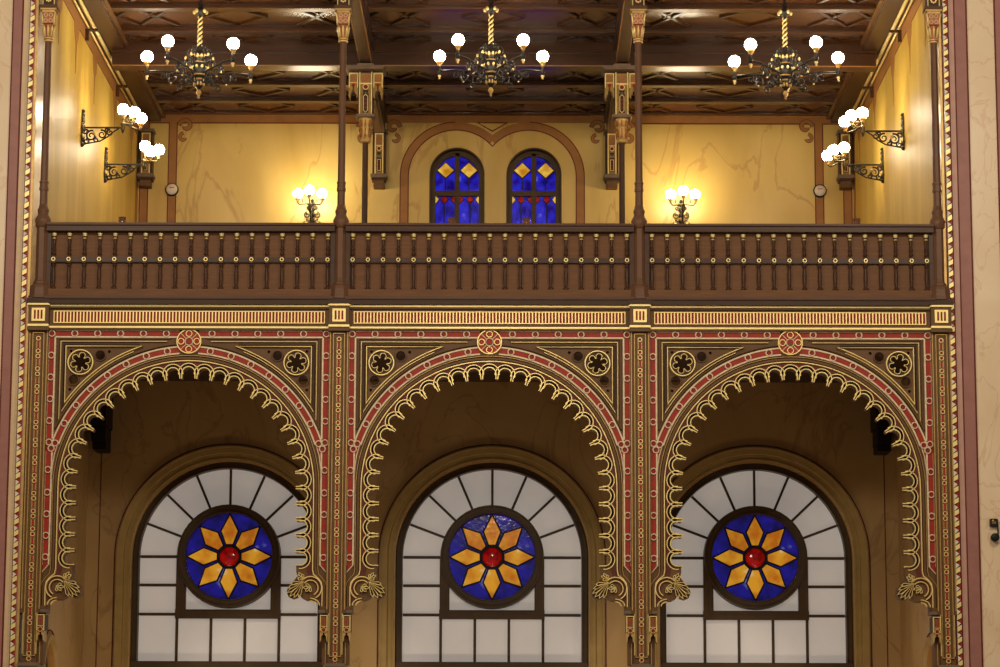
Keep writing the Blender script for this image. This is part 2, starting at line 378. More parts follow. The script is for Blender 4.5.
# ---------------- aisle below
YA = 6.1
q = MB().box(-6.6, 6.6, .3, YB, 7.08, ZF-.0, M['aisleceil']); struct(q.build('trim_3'))
WX = [-P, 0, P]; WC = measure(491.5, 557.5, YA)[1]; WR = 1.565
def zw(py): return measure(491.5, py, YA)[1]
w = MB().fill([[(-6.6,FLOOR),(6.6,FLOOR),(6.6,7.08),(-6.6,7.08)]] + [archline(x, zw(672), WC, WR) for x in WX], YA, YA+.5, M['aisle'])
wa = struct(w.build('wall_aisle'))
q = MB()
for x in WX:
    q.ribbon(archline(x, FLOOR+.1, WC, 1.845, 44), .018, YA-.004, YA-.008, M['line'], taper=1)
q.build('painted_border', wa)
for i, s in enumerate((-1, 1)):
    # side walls of the aisle with a small arched opening in each
    q = MB().fill([[(.6,FLOOR),(YA,FLOOR),(YA,7.08),(.6,7.08)], archline(2.75, FLOOR+.5, 1.98, .62, 20)], 0, .35, M['aisle'])
    mat = Matrix(((0, 1 if s > 0 else -1, 0, s*6.6), (1, 0, 0, 0), (0, 0, 1, 0), (0, 0, 0, 1)))
    q.move(mat); wo = struct(q.build('wall_aisle_' + ('left' if s < 0 else 'right')))
    q = MB(); q.box(*sorted((s*6.38, s*6.395)), YA-.006, YA, FLOOR+.1, 7.0, M['line']); q.build('painted_line', wa)
    # window_6 / 7
    wn = shell('window_%d' % (6+i), (s*6.6, 2.75, FLOOR+.5))
    q = MB().ribbon(archline(2.75, FLOOR+.5, 1.98, .70, 24), .13, 0, -.05, M['surround']); q.ribbon(archline(2.75, FLOOR+.5, 1.98, .80, 24), .02, 0, -.02, M['line']); q.ribbon(archline(2.75, FLOOR+.5, 1.98, .57, 24), .10, .2, .1, M['winframe']); q.move(mat); q.build('window_frame', wn)
    q = MB().fill([archline(2.75, FLOOR+.5, 1.98, .60, 24)], .2, .22, M['amber']); q.move(mat); q.build('pane', wn)

# three great aisle windows ------------------------------------------------
PXW = 1/59.6
def kite(cx, cz, phi, R=41.3*PXW, r1=26.2*PXW, a1=19, r0=12.0*PXW, a0=17):
    f = lambda r, a: (cx + r*sin(math.radians(a)), cz + r*cos(math.radians(a)))
    return [f(R, phi), f(r1, phi+a1), f(r0, phi+a0), f(r0, phi-a0), f(r1, phi-a1)]
RCZ = zw(556.2); RCZw = RCZ
for i, x in enumerate(WX):
    wn = shell('window_%d' % (3+i), (x, YA, zw(668)))
    GR = 1.447; zb0 = zw(661.8)
    # moulded surround
    q = MB()
    for r, wd, y0, y1, m in ((1.745, .13, YA, YA-.05, 'surround'), (1.65, .09, YA+.02, YA-.02, 'surround'), (1.605,.03,YA+.02,YA-.035,'surround'), (1.80, .03, YA, YA-.07, 'surround')):
        q.ribbon(archline(x, FLOOR+.1, WC, r, 44), wd, y0, y1, M[m], taper=.7)
    q.build('window_surround', wn)
    q = MB(); q.ribbon(archline(x, zw(668), WC, (GR+1.565)/2, 44), 1.565-GR, YA+.3, YA+.12, M['winframe'], taper=.8)
    q.ribbon(archline(x, zw(668), WC, GR+.02, 44), .03, YA+.3, YA+.08, M['winframe'])
    q.box(x-1.56, x+1.56, YA+.05, YA+.3, zw(670), zb0, M['winframe'], .012); q.build('window_frame', wn)
    def hb(za, xa, xb, t=.045): mu.box(xa, xb, YA+.17, YA+.24, za-t/2, za+t/2, M['winframe'], .008)
    mu = MB(); zA, zB, zC = zw(556.5), zw(585), zw(614.3); hs = .845
    for s in (-1, 1):
        hb(zA, *sorted((x+s*hs, x+s*GR))); hb(zB, *sorted((x+s*hs, x+s*GR))); hb(zC, *sorted((x+s*hs, x+s*GR)))
    for dx in (-.83, -.276, .276, .83): mu.box(x+dx-.022, x+dx+.022, YA+.17, YA+.24, zb0, zC, M['winframe'], .008)
    for a in (22.5, 45, 67.5, 90, 112.5, 135, 157.5):
        ca, sa = cos(math.radians(a)), sin(math.radians(a)); mu.ribbon([(x+.84*ca, RCZ+.84*sa), (x+GR*ca, WC+GR*sa)], .045, YA+.24, YA+.17, M['winframe'], taper=.8)
    mu.build('muntins', wn)
    q = MB()
    for s in (-1, 1): q.box(*sorted((x+s*.69, x+s*.85)), YA+.105, YA+.24, zC-.06, RCZ, M['winframe']); q.box(*sorted((x+s*.72, x+s*.76)), YA+.085, YA+.24, zC+.03, RCZ-.2, M['winframe'])
    q.box(x-.856, x+.856, YA+.10, YA+.24, zC-.07, zC+.075, M['winframe']); q.box(x-.72, x+.72, YA+.085, YA+.24, zC+.02, zC+.05, M['winframe']); q.build('square_frame', wn)
    # panes (frosted)
    q = MB().fill([archline(x, zb0-.02, WC, GR+.04, 40), circle(x, RCZ, .74)], YA+.215, YA+.235, M['frost']); q.build('frosted_panes', wn)
    # round star light
    ro = thing_r = bpy.data.objects.new('rosette_window', None); COL.objects.link(ro); ro.parent = wn; ro.location = Vector((x, YA+.1, RCZ)) - wn.location
    q = MB(); q.ring(x, RCZ, .77, .155, YA+.24, YA+.06, M['winframe'], 48); q.ring(x, RCZ, .825, .05, YA+.24, YA+.03, M['winframe'], 48); q.ring(x, RCZ, .72, .03, YA+.24, YA+.04, M['winframe'], 48); q.build('ring_frame', ro)
    q = MB().disc(x, RCZ, .71, YA+.19, YA+.20, M['bluelow'], 40); q.build('blue_glass', ro)
    q = MB()
    for k in range(8): q.prism(kite(x, RCZ, 45*k), YA+.170, YA+.185, M['amber'])
    q.build('amber_star', ro)
    q = MB()
    for k in range(8): q.ribbon(kite(x, RCZ, 45*k), .036, YA+.20, YA+.155, M['lead'], True)
    q.ring(x, RCZ, .172, .04, YA+.20, YA+.14, M['lead'], 24); q.build('lead_lines', ro)
    q = MB(); q.lathe([(.155, 0), (.15, -.02), (.09, -.035), (.001, -.04)], (x, YA+.18, RCZ), M['rubyg'], 24, axis='Y'); q.build('ruby_boss', ro)

# two small stained windows of the gallery -----------------------------------
for i, x in enumerate(UW):
    wn = shell('window_%d' % (1+i), (x, YB, 8.6)); GR = .41
    q = MB(); q.ribbon(archline(x, 8.6, USP, .50, 32), .035, YB+.3, YB-.01, M['winframe']); q.ribbon(archline(x, 8.6, USP-.02, .45, 32), .115, YB+.3, YB+.14, M['winframe'], taper=.8)
    q.box(x-.045, x+.045, YB+.14, YB+.24, 8.6, USP+.45, M['winframe'], .012)
    zt = measure(457, 191.5, YB)[1]; q.box(x-.45, x+.45, YB+.12, YB+.24, zt-.055, zt+.045, M['winframe'], .012); q.box(x-.5, x+.5, YB, YB+.3, 8.6, 8.72, M['winframe']); q.build('window_frame', wn)
    q = MB().fill([archline(x, 8.62, USP, .44, 32)], YB+.222, YB+.232, M['blue']); q.build('blue_glass', wn)
    q = MB(); r_ = MB(); l_ = MB(); k6 = 1/(54.2*6.667)
    zz = lambda cy: measure(457, 140+cy/6.667, YB+.21)[1]
    for s in (-1, 1):
        dia = [(x+s*(.045+3*k6), zz(203)), (x+s*(.045+62*k6), zz(148)), (x+s*(.045+120*k6), zz(203)), (x+s*(.045+62*k6), zz(256))]
        q.prism(dia, YB+.205, YB+.221, M['amberup']); l_.ribbon(dia, .024, YB+.222, YB+.195, M['lead'], True)
        l_.box(x+s*(.045+62*k6)-.012, x+s*(.045+62*k6)+.012, YB+.195, YB+.222, zz(335), zz(256), M['lead'])
        xe = x+s*.41
        for cx, hwk in ((.045+0*k6, 30), (.045+70*k6, 27)):
            cx = x+s*cx; pl = [(cx-hwk*k6, zz(397)), (cx, zz(370)), (cx+hwk*k6, zz(397)), (cx, zz(425))]
            r_.prism(pl, YB+.205, YB+.221, M['rubyg']); l_.ribbon(pl, .018, YB+.222, YB+.196, M['lead'], True)
        pl = [(xe, zz(365)), (xe-s*28*k6, zz(397)), (xe, zz(432))]; q.prism(pl, YB+.205, YB+.221, M['amberup']); l_.ribbon(pl, .018, YB+.222, YB+.196, M['lead'], True)
        l_.box(x+s*(.045+70*k6)-.012, x+s*(.045+70*k6)+.012, YB+.195, YB+.222, 8.7, zz(425), M['lead'])
    q.build('amber_glass', wn); r_.build('ruby_glass', wn); l_.build('lead_lines', wn)

# =================================================================== ARCADE
YP0, YP1 = 0.0, .22       # plate front and back
def scallops():
    out = []
    out.append
    for k in range(5): out.append(('v', 559.1 - 15.8*k))
    for k in range(-11, 12): out.append(('a', k*7.826))
    for k in range(4, -1, -1): out.append(('w', 559.1 - 15.8*k))
    return out
def sframe(t, v):          # centre, outward, tangent (moving left-bottom -> top -> right-bottom)
    if t == 'v': c = Vector((-115*S, zf(v))); e = Vector((-1, 0)); tt = Vector((0, 1))
    elif t == 'w': c = Vector((115*S, zf(v))); e = Vector((1, 0)); tt = Vector((0, -1))
    else:
        a = math.radians(v); e = Vector((sin(a), cos(a))); c = Vector((0, CZ)) + e*115*S; tt = Vector((cos(a), -sin(a)))
    return c, e, tt
def side_pts(s):           # lower ornament silhouette on one side, from the bottom up
    pts = [(139.5, 613.5), (134.5, 613.5), (134.5, 606), (133, 602.5), (130, 600.8), (125.4, 600.6), (121, 600.5), (116.5, 598), (114.5, 594), (112.5, 597.5), (108, 599), (103.5, 597), (101.8, 592), (104, 586), (109, 581), (112, 577), (111, 572), (111, 568)]
    return [(s*B(h, y)[0], B(h, y)[1]) for h, y in pts]
opening = side_pts(-1)
for t, v in scallops():
    c, e, tt = sframe(t, v); r = 6.2*S
    opening.append(tuple(c - e*4.5*S - tt*r))
    for k in range(9):
        a = PI*k/8; opening.append(tuple(c - tt*r*cos(a) + e*r*sin(a)))
    opening.append(tuple(c - e*4.5*S + tt*r))
opening += side_pts(1)[::-1]
root = thing('arch_screen', 'scalloped horseshoe arch screen in red, brown and gold, leftmost of the three', 'arch', (0, 0, zf(614)), 'scalloped arches under the gallery')
zt = Z['bandtop'] + .03
outline = [(-2.0, zt)] + [(-2.0, zf(613.5))] + opening + [(2.0, zf(613.5)), (2.0, zt)]
holes = []
for s in (-1, 1):
    holes += [circle(s*108.3*S, zf(363.7), 11.3*S, 24), circle(s*89.0*S, zf(356.5), 4.6*S, 16), circle(s*115.2*S, zf(381), 4.6*S, 16), circle(s*118.5*S, zf(352.0), 1.6*S, 8), circle(s*80.2*S, zf(352.5), 1.6*S, 8), circle(s*118.8*S, zf(390.5), 1.6*S, 8)]
q = MB().fill([outline] + holes, YP0, YP1, M['brown']); q.build('arch_panel', root)
# darker field of the spandrels, ridged mouldings
VB = 138.0; AR = 138.5
q = MB()
q.fill([[(-130*S, zf(344.5))] + [(130*S, zf(344.5))] + [(130*S, zf(346))] + arc(0, CZ, 151*S, 66, 114, 20) + [(-130*S, zf(346))]], -.001, .001, M['brown2']) if False else None
def vert_arch(R, h, ybot, n=56, a_end=None):
    """path: up the left jamb, over the arch, down the right jamb"""
    return [(-h*S, zf(ybot))] + [(-R*S*cos(PI*i/n), CZ + R*S*sin(PI*i/n)) for i in range(n+1)] + [(h*S, zf(ybot))]
def jamb_curve(R, ybot_v, hx, ybot):   # jamb bends out to the base block
    L_ = [(-hx*S, zf(ybot)), (-hx*S, zf(588)), (-(hx-1.0)*S, zf(583)), (-(hx-4)*S, zf(579)), (-(R+1)*S, zf(575)), (-R*S, zf(570))]
    A_ = [(-R*S*cos(PI*i/56), CZ + R*S*sin(PI*i/56)) for i in range(57)]
    return L_ + A_ + [(-x, z) for x, z in L_[::-1]]
q.ribbon(jamb_curve(130.2, 0, 139.2, 607), 3.2*S, 0, -.028, M['brown'], taper=.6)
q.ribbon(arc(0, CZ, 144.8*S, 24, 156, 60), 2.4*S, 0, -.05, M['brown'], taper=.4)
q.ribbon(arc(0, CZ, 150.5*S, 44, 69, 16), 1.6*S, 0, -.03, M['brown'], taper=.5); q.ribbon(arc(0, CZ, 150.5*S, 111, 136, 16), 1.6*S, 0, -.03, M['brown'], taper=.5)
for s in (-1, 1):   # nested triangular frame mouldings
    q.ribbon([(s*131.4*S, zf(430)), (s*131.4*S, zf(339.5)), (s*18*S, zf(339.5))], 1.8*S, 0, -.03, M['brown'])
    q.ribbon([(s*125.8*S, zf(412)), (s*125.8*S, zf(345.5)), (s*50*S, zf(345.5))], 2.2*S, 0, -.035, M['brown2'])
q.build('brown_mouldings', root)
q = MB(); q.ribbon(jamb_curve(124.0, 0, 134, 603), 5.6*S, 0, -.006, M['maroon'], taper=1); q.build('maroon_inlay', root)
# gilded lines
q = MB()
q.ribbon(jamb_curve(127.4, 0, 137.2, 607), 1.5*S, 0, -.045, M['gold'])
q.ribbon(jamb_curve(132.6, 0, 141.3, 607), .8*S, -.02, -.04, M['gold2'])
q.ribbon(arc(0, CZ, 147.0*S, 31, 68, 30), .9*S, 0, -.055, M['gold']); q.ribbon(arc(0, CZ, 147.0*S, 112, 149, 30), .9*S, 0, -.055, M['gold'])
for s in (-1, 1):
    a0 = math.degrees(math.asin((CZ*0 + (zf(347.5)-CZ))/(149.5*S))); 
    am = math.degrees(math.acos(123.2/149.5))
    pts = [(s*149.5*S*cos(math.radians(am+(a0-am)*i/18)), CZ+149.5*S*sin(math.radians(am+(a0-am)*i/18))) for i in range(19)] + [(s*123.2*S, zf(347.5))]
    q.ribbon(pts, 1.2*S, 0, -.06, M['gold'], True)
    q.ribbon([(s*128.6*S, zf(421)), (s*128.6*S, zf(342.6)), (s*22*S, zf(342.6))], .8*S, 0, -.045, M['gold'])
    q.ribbon([(s*142.6*S, zf(606)), (s*142.6*S, zf(330))], .9*S, 0, -.02, M['gold2'])
q.build('gilded_lines', root)
q = MB()
for t, v in scallops():
    c, e, tt = sframe(t, v)
    q.ribbon([tuple(c - tt*8.3*S*cos(PI*k/12) + e*8.3*S*sin(PI*k/12)) for k in range(13)], 2.6*S, 0, -.006, M['brown2'], taper=1)
    for r, leg, w_ in ((6.6, 5.6, 1.4), (10.0, 0, 1.4)):
        r *= S; pts = []
        if leg: pts.append(tuple(c - e*leg*S - tt*(r)))
        a0 = 0 if leg else -.14
        for k in range(13):
            a = a0 + (PI-2*a0)*k/12; pts.append(tuple(c - tt*r*cos(a) + e*r*sin(a)))
        if leg: pts.append(tuple(c - e*leg*S + tt*r))
        q.ribbon(pts, w_*S, 0, -.028 if leg else -.02, M['gold'])
    # little boss between scallops
    m_ = c + e*8.2*S + tt*7.9*S; q.disc(m_.x, m_.y, 1.0*S, -.012, 0, M['redd'], 6)
q.build('scalloped_trim', root)
# red band with pale edges and rings
q = MB(); ed = MB()
def redband(path, closed=False):
    q.ribbon(path, 4.8*S, 0, -.014, M['red'], taper=1)
    for o in (-3.4, 3.4):
        n = len(path); out = []
        for i in range(n):
            a = Vector(path[max(0, i-1)]); c = Vector(path[min(n-1, i+1)]); d = (c-a).normalized(); out.append((path[i][0]-d.y*o*S, path[i][1]+d.x*o*S))
        ed.ribbon(out, 2.1*S, 0, -.03, M['silver'], taper=.7)
zh = Z['band']
redband([(-(VB-3.6)*S, zh), (-10*S, zh)]); redband([(10*S, zh), ((VB-3.6)*S, zh)])
for s in (-1, 1):
    redband([(s*VB*S, zf(440)), (s*VB*S, zh-3.6*S)]); redband([(s*VB*S, zf(566)), (s*VB*S, zf(452))])
    q.prism([(s*(VB-2.6)*S, zf(566)), (s*(VB+2.6)*S, zf(566)), (s*(VB+2.6)*S, zf(572))], -.014, 0, M['red'])
    ed.ribbon([(s*(VB-3.6)*S, zf(565.5)), (s*(VB+3.8)*S, zf(574))], 1.4*S, 0, -.03, M['silver'])
    q.prism([(s*(VB-9)*S, zf(449)), (s*(VB+2.6)*S, zf(446)), (s*(VB+2.6)*S, zf(470)), (s*(VB-2)*S, zf(470))], -.012, 0, M['red'])
    ed.ribbon([(s*(VB-9.3)*S, zf(444)), (s*(VB-5.8)*S, zf(456)), (s*(VB-4.2)*S, zf(468)), (s*(VB-3.6)*S, zf(480))], 1.5*S, 0, -.03, M['silver'])
redband(arc(0, CZ, AR*S, 180-18.5, 90+4, 40)); redband(arc(0, CZ, AR*S, 90-4, 18.5, 40))
q.build('red_band', root); ed.build('band_edging', root)
ring0 = []
def ringat(x, z, r=3.0):
    if not ring0:
        g_ = MB(); g_.ring(0, 0, r*S, 1.7*S, 0, -.045, M['silver'], 14); g_.disc(0, 0, (r-.8)*S, -.022, 0, M['redd'], 10)
        o = g_.build('ring_stud'); o.parent = root; ring0.append(o)
    else:
        o = ring0[0].copy(); COL.objects.link(o)
    o.location = Vector((x, 0, z)) - root.location
for s in (-1, 1):
    ringat(s*VB*S, zh)
    for k in range(1, 6): ringat(s*VB*S*(1-k/6), zh)
    for k in range(1, 5): ringat(s*VB*S, zf(334.8+21.8*k))
    for y in (471, 493.7, 515.3, 536.8, 558.3): ringat(s*VB*S, zf(y))
    for k in range(1, 8): a = math.radians(8.95*k); ringat(s*AR*S*sin(a), CZ+AR*S*cos(a))
    ringat(s*(VB-.2)*S, zf(443.5)); ringat(s*(VB-6.4)*S, zf(444.5)); ringat(s*(VB-2.6)*S, zf(449.7))
md = MB(); mz = zf(342.6); md.disc(0, mz, 12*S, -.034, 0, M['red'], 32); md.ring(0, mz, 12*S, 1.7*S, 0, -.06, M['gold'], 36)
md.ring(0, mz, 3.9*S, 1.3*S, -.03, -.055, M['silver'], 18)
for k in range(4): a = PI/2*k; md.ring(7.9*S*cos(a), mz+7.9*S*sin(a), 3.0*S, 1.2*S, -.03, -.058, M['gold'], 16)
for k in range(4):
    a = PI/4+PI/2*k; md.ribbon([(4.5*S*cos(a), mz+4.5*S*sin(a)), (11.6*S*cos(a), mz+11.6*S*sin(a))], 1.1*S, -.03, -.05, M['silver'])
md.build('medallion', root)
for s in (-1, 1):
    cx, cz = s*108.3*S, zf(363.7); q = MB()
    lob = []
    N_ = 72
    for i in range(N_):
        a = 2*PI*i/N_; k = round((a-.3)/(PI/3)); da = a-.3-k*PI/3
        d_, rr = 6.9, 3.15
        disc_ = rr*rr - (d_*sin(da))**2
        r = d_*cos(da) + math.sqrt(max(0, disc_)) if disc_ > 0 else 5.4
        r = max(r, 5.4)
        lob.append((cx + r*S*cos(a), cz + r*S*sin(a)))
    q.fill([circle(cx, cz, 12.6*S, 36), lob], -.03, .02, M['brown2'])
    q.ring(cx, cz, 12.4*S, 1.7*S, -.02, -.075, M['gold'], 36); q.ribbon(lob, .8*S, -.02, -.06, M['gold'], True)
    q.build('pierced_rosette', root)
    for h, y, r in ((89, 356.5, 5.4), (115.2, 381, 5.4)): MB().ring(s*h*S, zf(y), r*S, 1.3*S, 0, -.03, M['colw'], 20).build('roundel', root)
    # scroll and acanthus leaf at the springing
    q = MB()
    X_ = lambda h, y: (s*h*S, zf(y))
    c_ = X_(125.5, 588.5)
    for r, w_ in ((11.2, 1.6), (7.6, 1.4)):
        pts = [(c_[0] + s*r*S*cos(math.radians(a)), c_[1] + r*S*sin(math.radians(a))) for a in range(-62, 151, 12)]
        q.ribbon(pts, w_*S, 0, -.05, M['gold'])
    c2 = X_(125.4, 606)
    for r in (9.3, 5.8):
        pts = [(c2[0] + s*r*S*cos(math.radians(a)), c2[1] + r*S*.75*sin(math.radians(a))) for a in range(0, 100, 10)]; q.ribbon(pts, 1.3*S, 0, -.045, M['gold'])
    def lobe(b0, tip, wd):
        a = Vector(X_(*b0)); t_ = Vector(X_(*tip)); d = t_-a; n = Vector((-d.y, d.x)).normalized()*wd*S
        pts = [a, a+d*.45+n*.6, a+d*.8+n, t_, a+d*.8-n, a+d*.45-n*.6]
        q.ribbon([tuple(v) for v in pts], .9*S, -.01, -.065, M['gold'], True); q.prism([tuple(v) for v in pts], -.035, -.0, M['brown2'])
    for tip in ((114, 597.5), (109.5, 598.3), (105.5, 597), (102.8, 593.5), (103.6, 588.8), (106.3, 584.5)): lobe((118.6, 582.5), tip, 1.5)
    for tip in ((117.5, 575), (114, 573.5), (111.8, 576), (113, 579.5)): lobe((118.8, 580.3), tip, 1.1)
    for tip in ((121, 585), (118.5, 588.5), (121, 592), (125.5, 592.5)): lobe((126, 587.5), tip, 1.2)
    q.build('scroll_bracket', root)
    q = MB(); q.box(*sorted((s*134*S, s*140.8*S)), -.10, .2, zf(614.2), zf(610.6), M['grey'], .01); q.box(*sorted((s*135.5*S, s*140.8*S)), -.07, .2, zf(610.6), zf(607), M['brown'], .01); q.build('base_block', root)
root.location.x = -P; root['label'] = 'scalloped horseshoe arch screen below the gallery, leftmost of the three'
dup(root, P, 'scalloped horseshoe arch screen below the gallery, middle of the three')
dup(root, 2*P, 'scalloped horseshoe arch screen below the gallery, rightmost of the three')

# ---------------- entablature: frieze beams with red bars between the piers
ZY[0] = -.09
fr = thing('frieze_beam', '', 'frieze', (0, 0, Z['bandtop']), 'red barred friezes under the balustrade')
Z.update(frtop=zf(311.8), frbot=zf(323.2))
q = MB(); q.box(-2.0, 2.0, -.04, .3, zt, zf(300), M['brown'])
q.box(-2.0, 2.0, -.17, -.04, zf(305.5), zf(300.3), M['brown2']); q.box(-2.0, 2.0, -.09, -.04, zf(309), zf(307.6), M['brown'], .005); q.box(-2.0, 2.0, -.08, -.04, zf(330.4), zf(328.9), M['brown'], .005); q.build('beam', fr)
q = MB(); q.box(-136*S, 136*S, -.052, -.04, Z['frbot'], Z['frtop'], M['redd']); q.build('red_field', fr)
q = MB(); q.box(-2.0, 2.0, -.115, -.05, zf(307.4), zf(305.6), M['gold'], .006); q.box(-2.0, 2.0, -.10, -.05, zf(328.8), zf(327), M['gold'], .006)
x0, x1, z0, z1 = -136*S, 136*S, Z['frbot'], Z['frtop']
q.ribbon([(x0,z0),(x1,z0),(x1,z1),(x0,z1)], 1.5*S, -.04, -.075, M['gold'], True)
nb = 82
for k in range(1, nb): xx = x0 + (x1-x0)*k/nb; q.box(xx-.0085, xx+.0085, -.07, -.052, z0, z1, M['gold'])
q.build('gilded_bars', fr)
fr.location.x = -P; fr['label'] = 'long red barred frieze above the leftmost arch'
dup(fr, P, 'long red barred frieze above the middle arch'); dup(fr, 2*P, 'long red barred frieze above the rightmost arch')

# ---------------- piers
ZY[0] = 0.0
def make_pier(sides, x, label):
    ZY[0] = -.06
    t = thing('pier', label, 'pier', (0, 0, FLOOR), 'slim piers between the arches')
    q = MB(); zt_, zb_ = zf(330), zf(614)
    q.box(-.143, .143, -.06, .3, zb_, zt_, M['brown']); q.box(-.105, .105, -.055, .3, zf(664), zb_, M['brown'])
    q.box(-.145, .145, -.14, .3, zt_, Z['ledgebot']-.0, M['brown']); q.box(-.17, .17, -.18, .3, zf(305), zf(300.2), M['brown2'])
    q.box(-.155, .155, -.155, .3, zf(332), zf(329), M['brown']); q.build('shaft', t)
    q = MB()
    q.box(-.16, .16, -.165, -.1, zf(307), zf(305), M['gold'], .005); q.box(-.15, .15, -.165, -.1, zf(328.2), zf(326), M['gold'], .005)
    for sg in (-1, 1):
        q.ribbon([(sg*.124, zf(610)), (sg*.124, zf(330.5))], 1.3*S, -.06, -.075, M['gold2']); q.ribbon([(sg*.095, zf(655)), (sg*.095, zf(614))], 1.1*S, -.055, -.075, M['gold'])
    q.ribbon([(-.078, zf(657)), (-.078, zf(334)), (.078, zf(334)), (.078, zf(657))], 1.2*S, -.06, -.09, M['gold2'], True)
    q.build('gilded_lines', t)
    q = MB(); fz0, fz1 = zf(323), zf(310); q.box(-.095, .095, -.16, -.14, fz0, fz1, M['gold'])
    for k in (-1, 0, 1): q.box(k*.048-.013, k*.048+.013, -.166, -.16, fz0+.03, fz1-.03, M['redd'])
    q.build('barred_panel', t)
    q = MB(); q.box(-.034, .034, -.062, -.055, zf(660), zf(338), M['brown2']); y = 339.5; k = 0
    for sg in (-1, 1): q.ribbon([(sg*.031, zf(660)), (sg*.031, zf(338))], .6*S, -.06, -.075, M['gold2'])
    while y < 660:
        z_ = zf(y)
        q.ring(0, z_, 2.0*S, 1.1*S, -.06, -.082, M['gold'], 10); q.disc(0, z_, 1.3*S, -.066, -.06, M['redd'], 8)
        if k % 2 == 0: q.box(-.014, .014, -.07, -.06, zf(y+9.6), zf(y+3.0), M['red']); q.ribbon([(-.02, zf(y+9.6)), (-.02, zf(y+3.0))], .5*S, -.06, -.076, M['gold']); q.ribbon([(.02, zf(y+9.6)), (.02, zf(y+3.0))], .5*S, -.06, -.076, M['gold']); y += 12.6
        else: y += 5.2
        k += 1
    q.build('chain_inlay', t)
    q = MB(); q.box(-.15, .15, -.14, .3, zf(668), zf(664), M['grey'], .01); q.box(-.12, .12, -.10, .3, zf(673), zf(668), M['gold2'], .01); q.build('capital', t)
    q = MB(); q.box(-.13, .13, -.02, .28, FLOOR+.35, zf(673), M['brown']); q.box(-.2, .2, -.12, .34, FLOOR, FLOOR+.35, M['grey'], .02); q.build('column', t)
    for sg in sides:
        q = MB(); a, b_ = sorted((sg*.105, sg*.215)); c_ = (a+b_)/2
        q.box(a, b_, -.12, .2, zf(632), zf(615.5), M['brown2']); q.ribbon([(a+.008, zf(632)), (a+.008, zf(616.5)), (b_-.008, zf(616.5)), (b_-.008, zf(632))], 1.3*S, -.12, -.15, M['gold'])
        q.box(a+.015, b_-.015, -.135, -.12, zf(626.5), zf(618), M['chip'])
        for k in (-1, 0, 1): q.box(c_+k*.022-.004, c_+k*.022+.004, -.142, -.135, zf(626), zf(618.5), M['redd'])
        q.ribbon([(a, zf(627.3)), (b_, zf(627.3))], .9*S, -.12, -.15, M['gold']); q.disc(c_, zf(630.8), .03, -.14, -.12, M['redd'], 12); q.ring(c_, zf(630.8), .032, .012, -.12, -.15, M['gold'], 14)
        for e in (-1, 1):
            q.prism([(c_+e*.054, zf(632)), (c_+e*.054, zf(643)), (c_+e*.036, zf(641)), (c_+e*.033, zf(637)), (c_+e*.012, zf(635.5)), (c_+e*.008, zf(632))], -.12, .1, M['gold2'])
        q.build('pendant_console', t)
        q = MB(); q.box(*sorted((sg*.105, sg*.19)), 0, .2, zf(665), zf(632), M['brown']); q.ribbon([(sg*.14, zf(664)), (sg*.14, zf(643))], 1.2*S, 0, -.02, M['gold2']); q.build('side_shaft', t)
    ZY[0] = 0.0; t.location.x = x; return t
make_pier((1,), -1.5*P, 'slim pier with red chain inlay at the far left of the arcade')
p2 = make_pier((-1, 1), -.5*P, 'slim pier with red chain inlay between the left and middle arches')
dup(p2, P, 'slim pier with red chain inlay between the middle and right arches')
make_pier((-1,), 1.5*P, 'slim pier with red chain inlay at the far right of the arcade')

# ---------------- balustrade
ZY[0] = -.12; Z.update(railtop=zf(223.6), railbot=zf(231.8), ledgebot=zf(300))
bl = thing('balustrade', '', 'balustrade', (0, 0, Z['ledgebot']), 'wooden balustrade sections')
BW = 2.065
q = MB(); zr0, zr1 = Z['railbot'], Z['railtop']
q.box(-BW, BW, -.16, .2, zr1-.035, zr1, M['railw'], .008); q.box(-BW, BW, -.12, .16, zf(228.6), zr1-.035, M['railw'], .006); q.box(-BW, BW, -.14, .14, zf(231.6), zf(228.6), M['balus'], .006); q.build('handrail', bl)
q = MB(); q.box(-BW, BW, .0, .05, zf(290), zf(231), M['panelw']); q.build('back_board', bl)
q = MB(); q.box(-BW, BW, -.09, .2, zf(297.5), zf(289), M['panelw'], .006); q.box(-BW, BW, -.20, .25, zf(300.3), zf(297.3), M['railw'], .01); q.build('base_rail', bl)
q = MB(); q.box(-BW, BW, -.06, .0, zf(262), zf(257), M['balus'], .008); 
for e in (-1, 1): q.box(*sorted((e*(BW-.06), e*BW)), -.05, .0, zf(289), zf(231.6), M['balus'])
q.build('middle_rail', bl)
def baluster(x):
    z0, z1 = zf(288.6), zf(231.6); c = (x, -.045, 0); o = MB()
    k = lambda y, r: (r*S, zf(y))
    o.lathe([k(288.8,2.9), k(287.4,2.9), k(286.6,1.9), k(285,1.3), k(283,1.5), k(275,1.9), k(268,1.4), k(266,1.3), k(265.5,2.1), k(264.5,2.1), k(264,1.6), k(262.5,1.6)], c, M['balus'], 10)
    o.lathe([k(262.9,2.9), k(256.1,2.9)], (x, -.05, 0), M['balus'], 4, PI/4, False)
    o.lathe([k(256.3,1.9), k(254.5,1.3), k(254,2.0), k(252.5,2.0), k(251.5,1.4), k(249.5,1.4), k(249,1.9), k(247.5,1.9), k(247,1.3), k(244,1.3), k(240,1.6), k(234,2.1), k(233,2.6), k(231.6,2.9)], c, M['balus'], 10)
    t = o.build('baluster', bl)
    o = MB(); o.lathe([k(238.8,1.9), k(237,1.75), k(234,2.3), k(233.2,2.7)], c, M['gold'], 10); o.build('gilded_cap', t)
    o = MB(); o.ring(x, zf(259.5), 1.7*S, 1.2*S, -.075, -.10, M['gold'], 14); o.build('gilded_ring', t)
    return t
pitch = 15.32*.01424
b0 = baluster(-9*pitch)
for k in range(1, 19):
    c = copy_tree(b0, bl); c.location.x += k*pitch
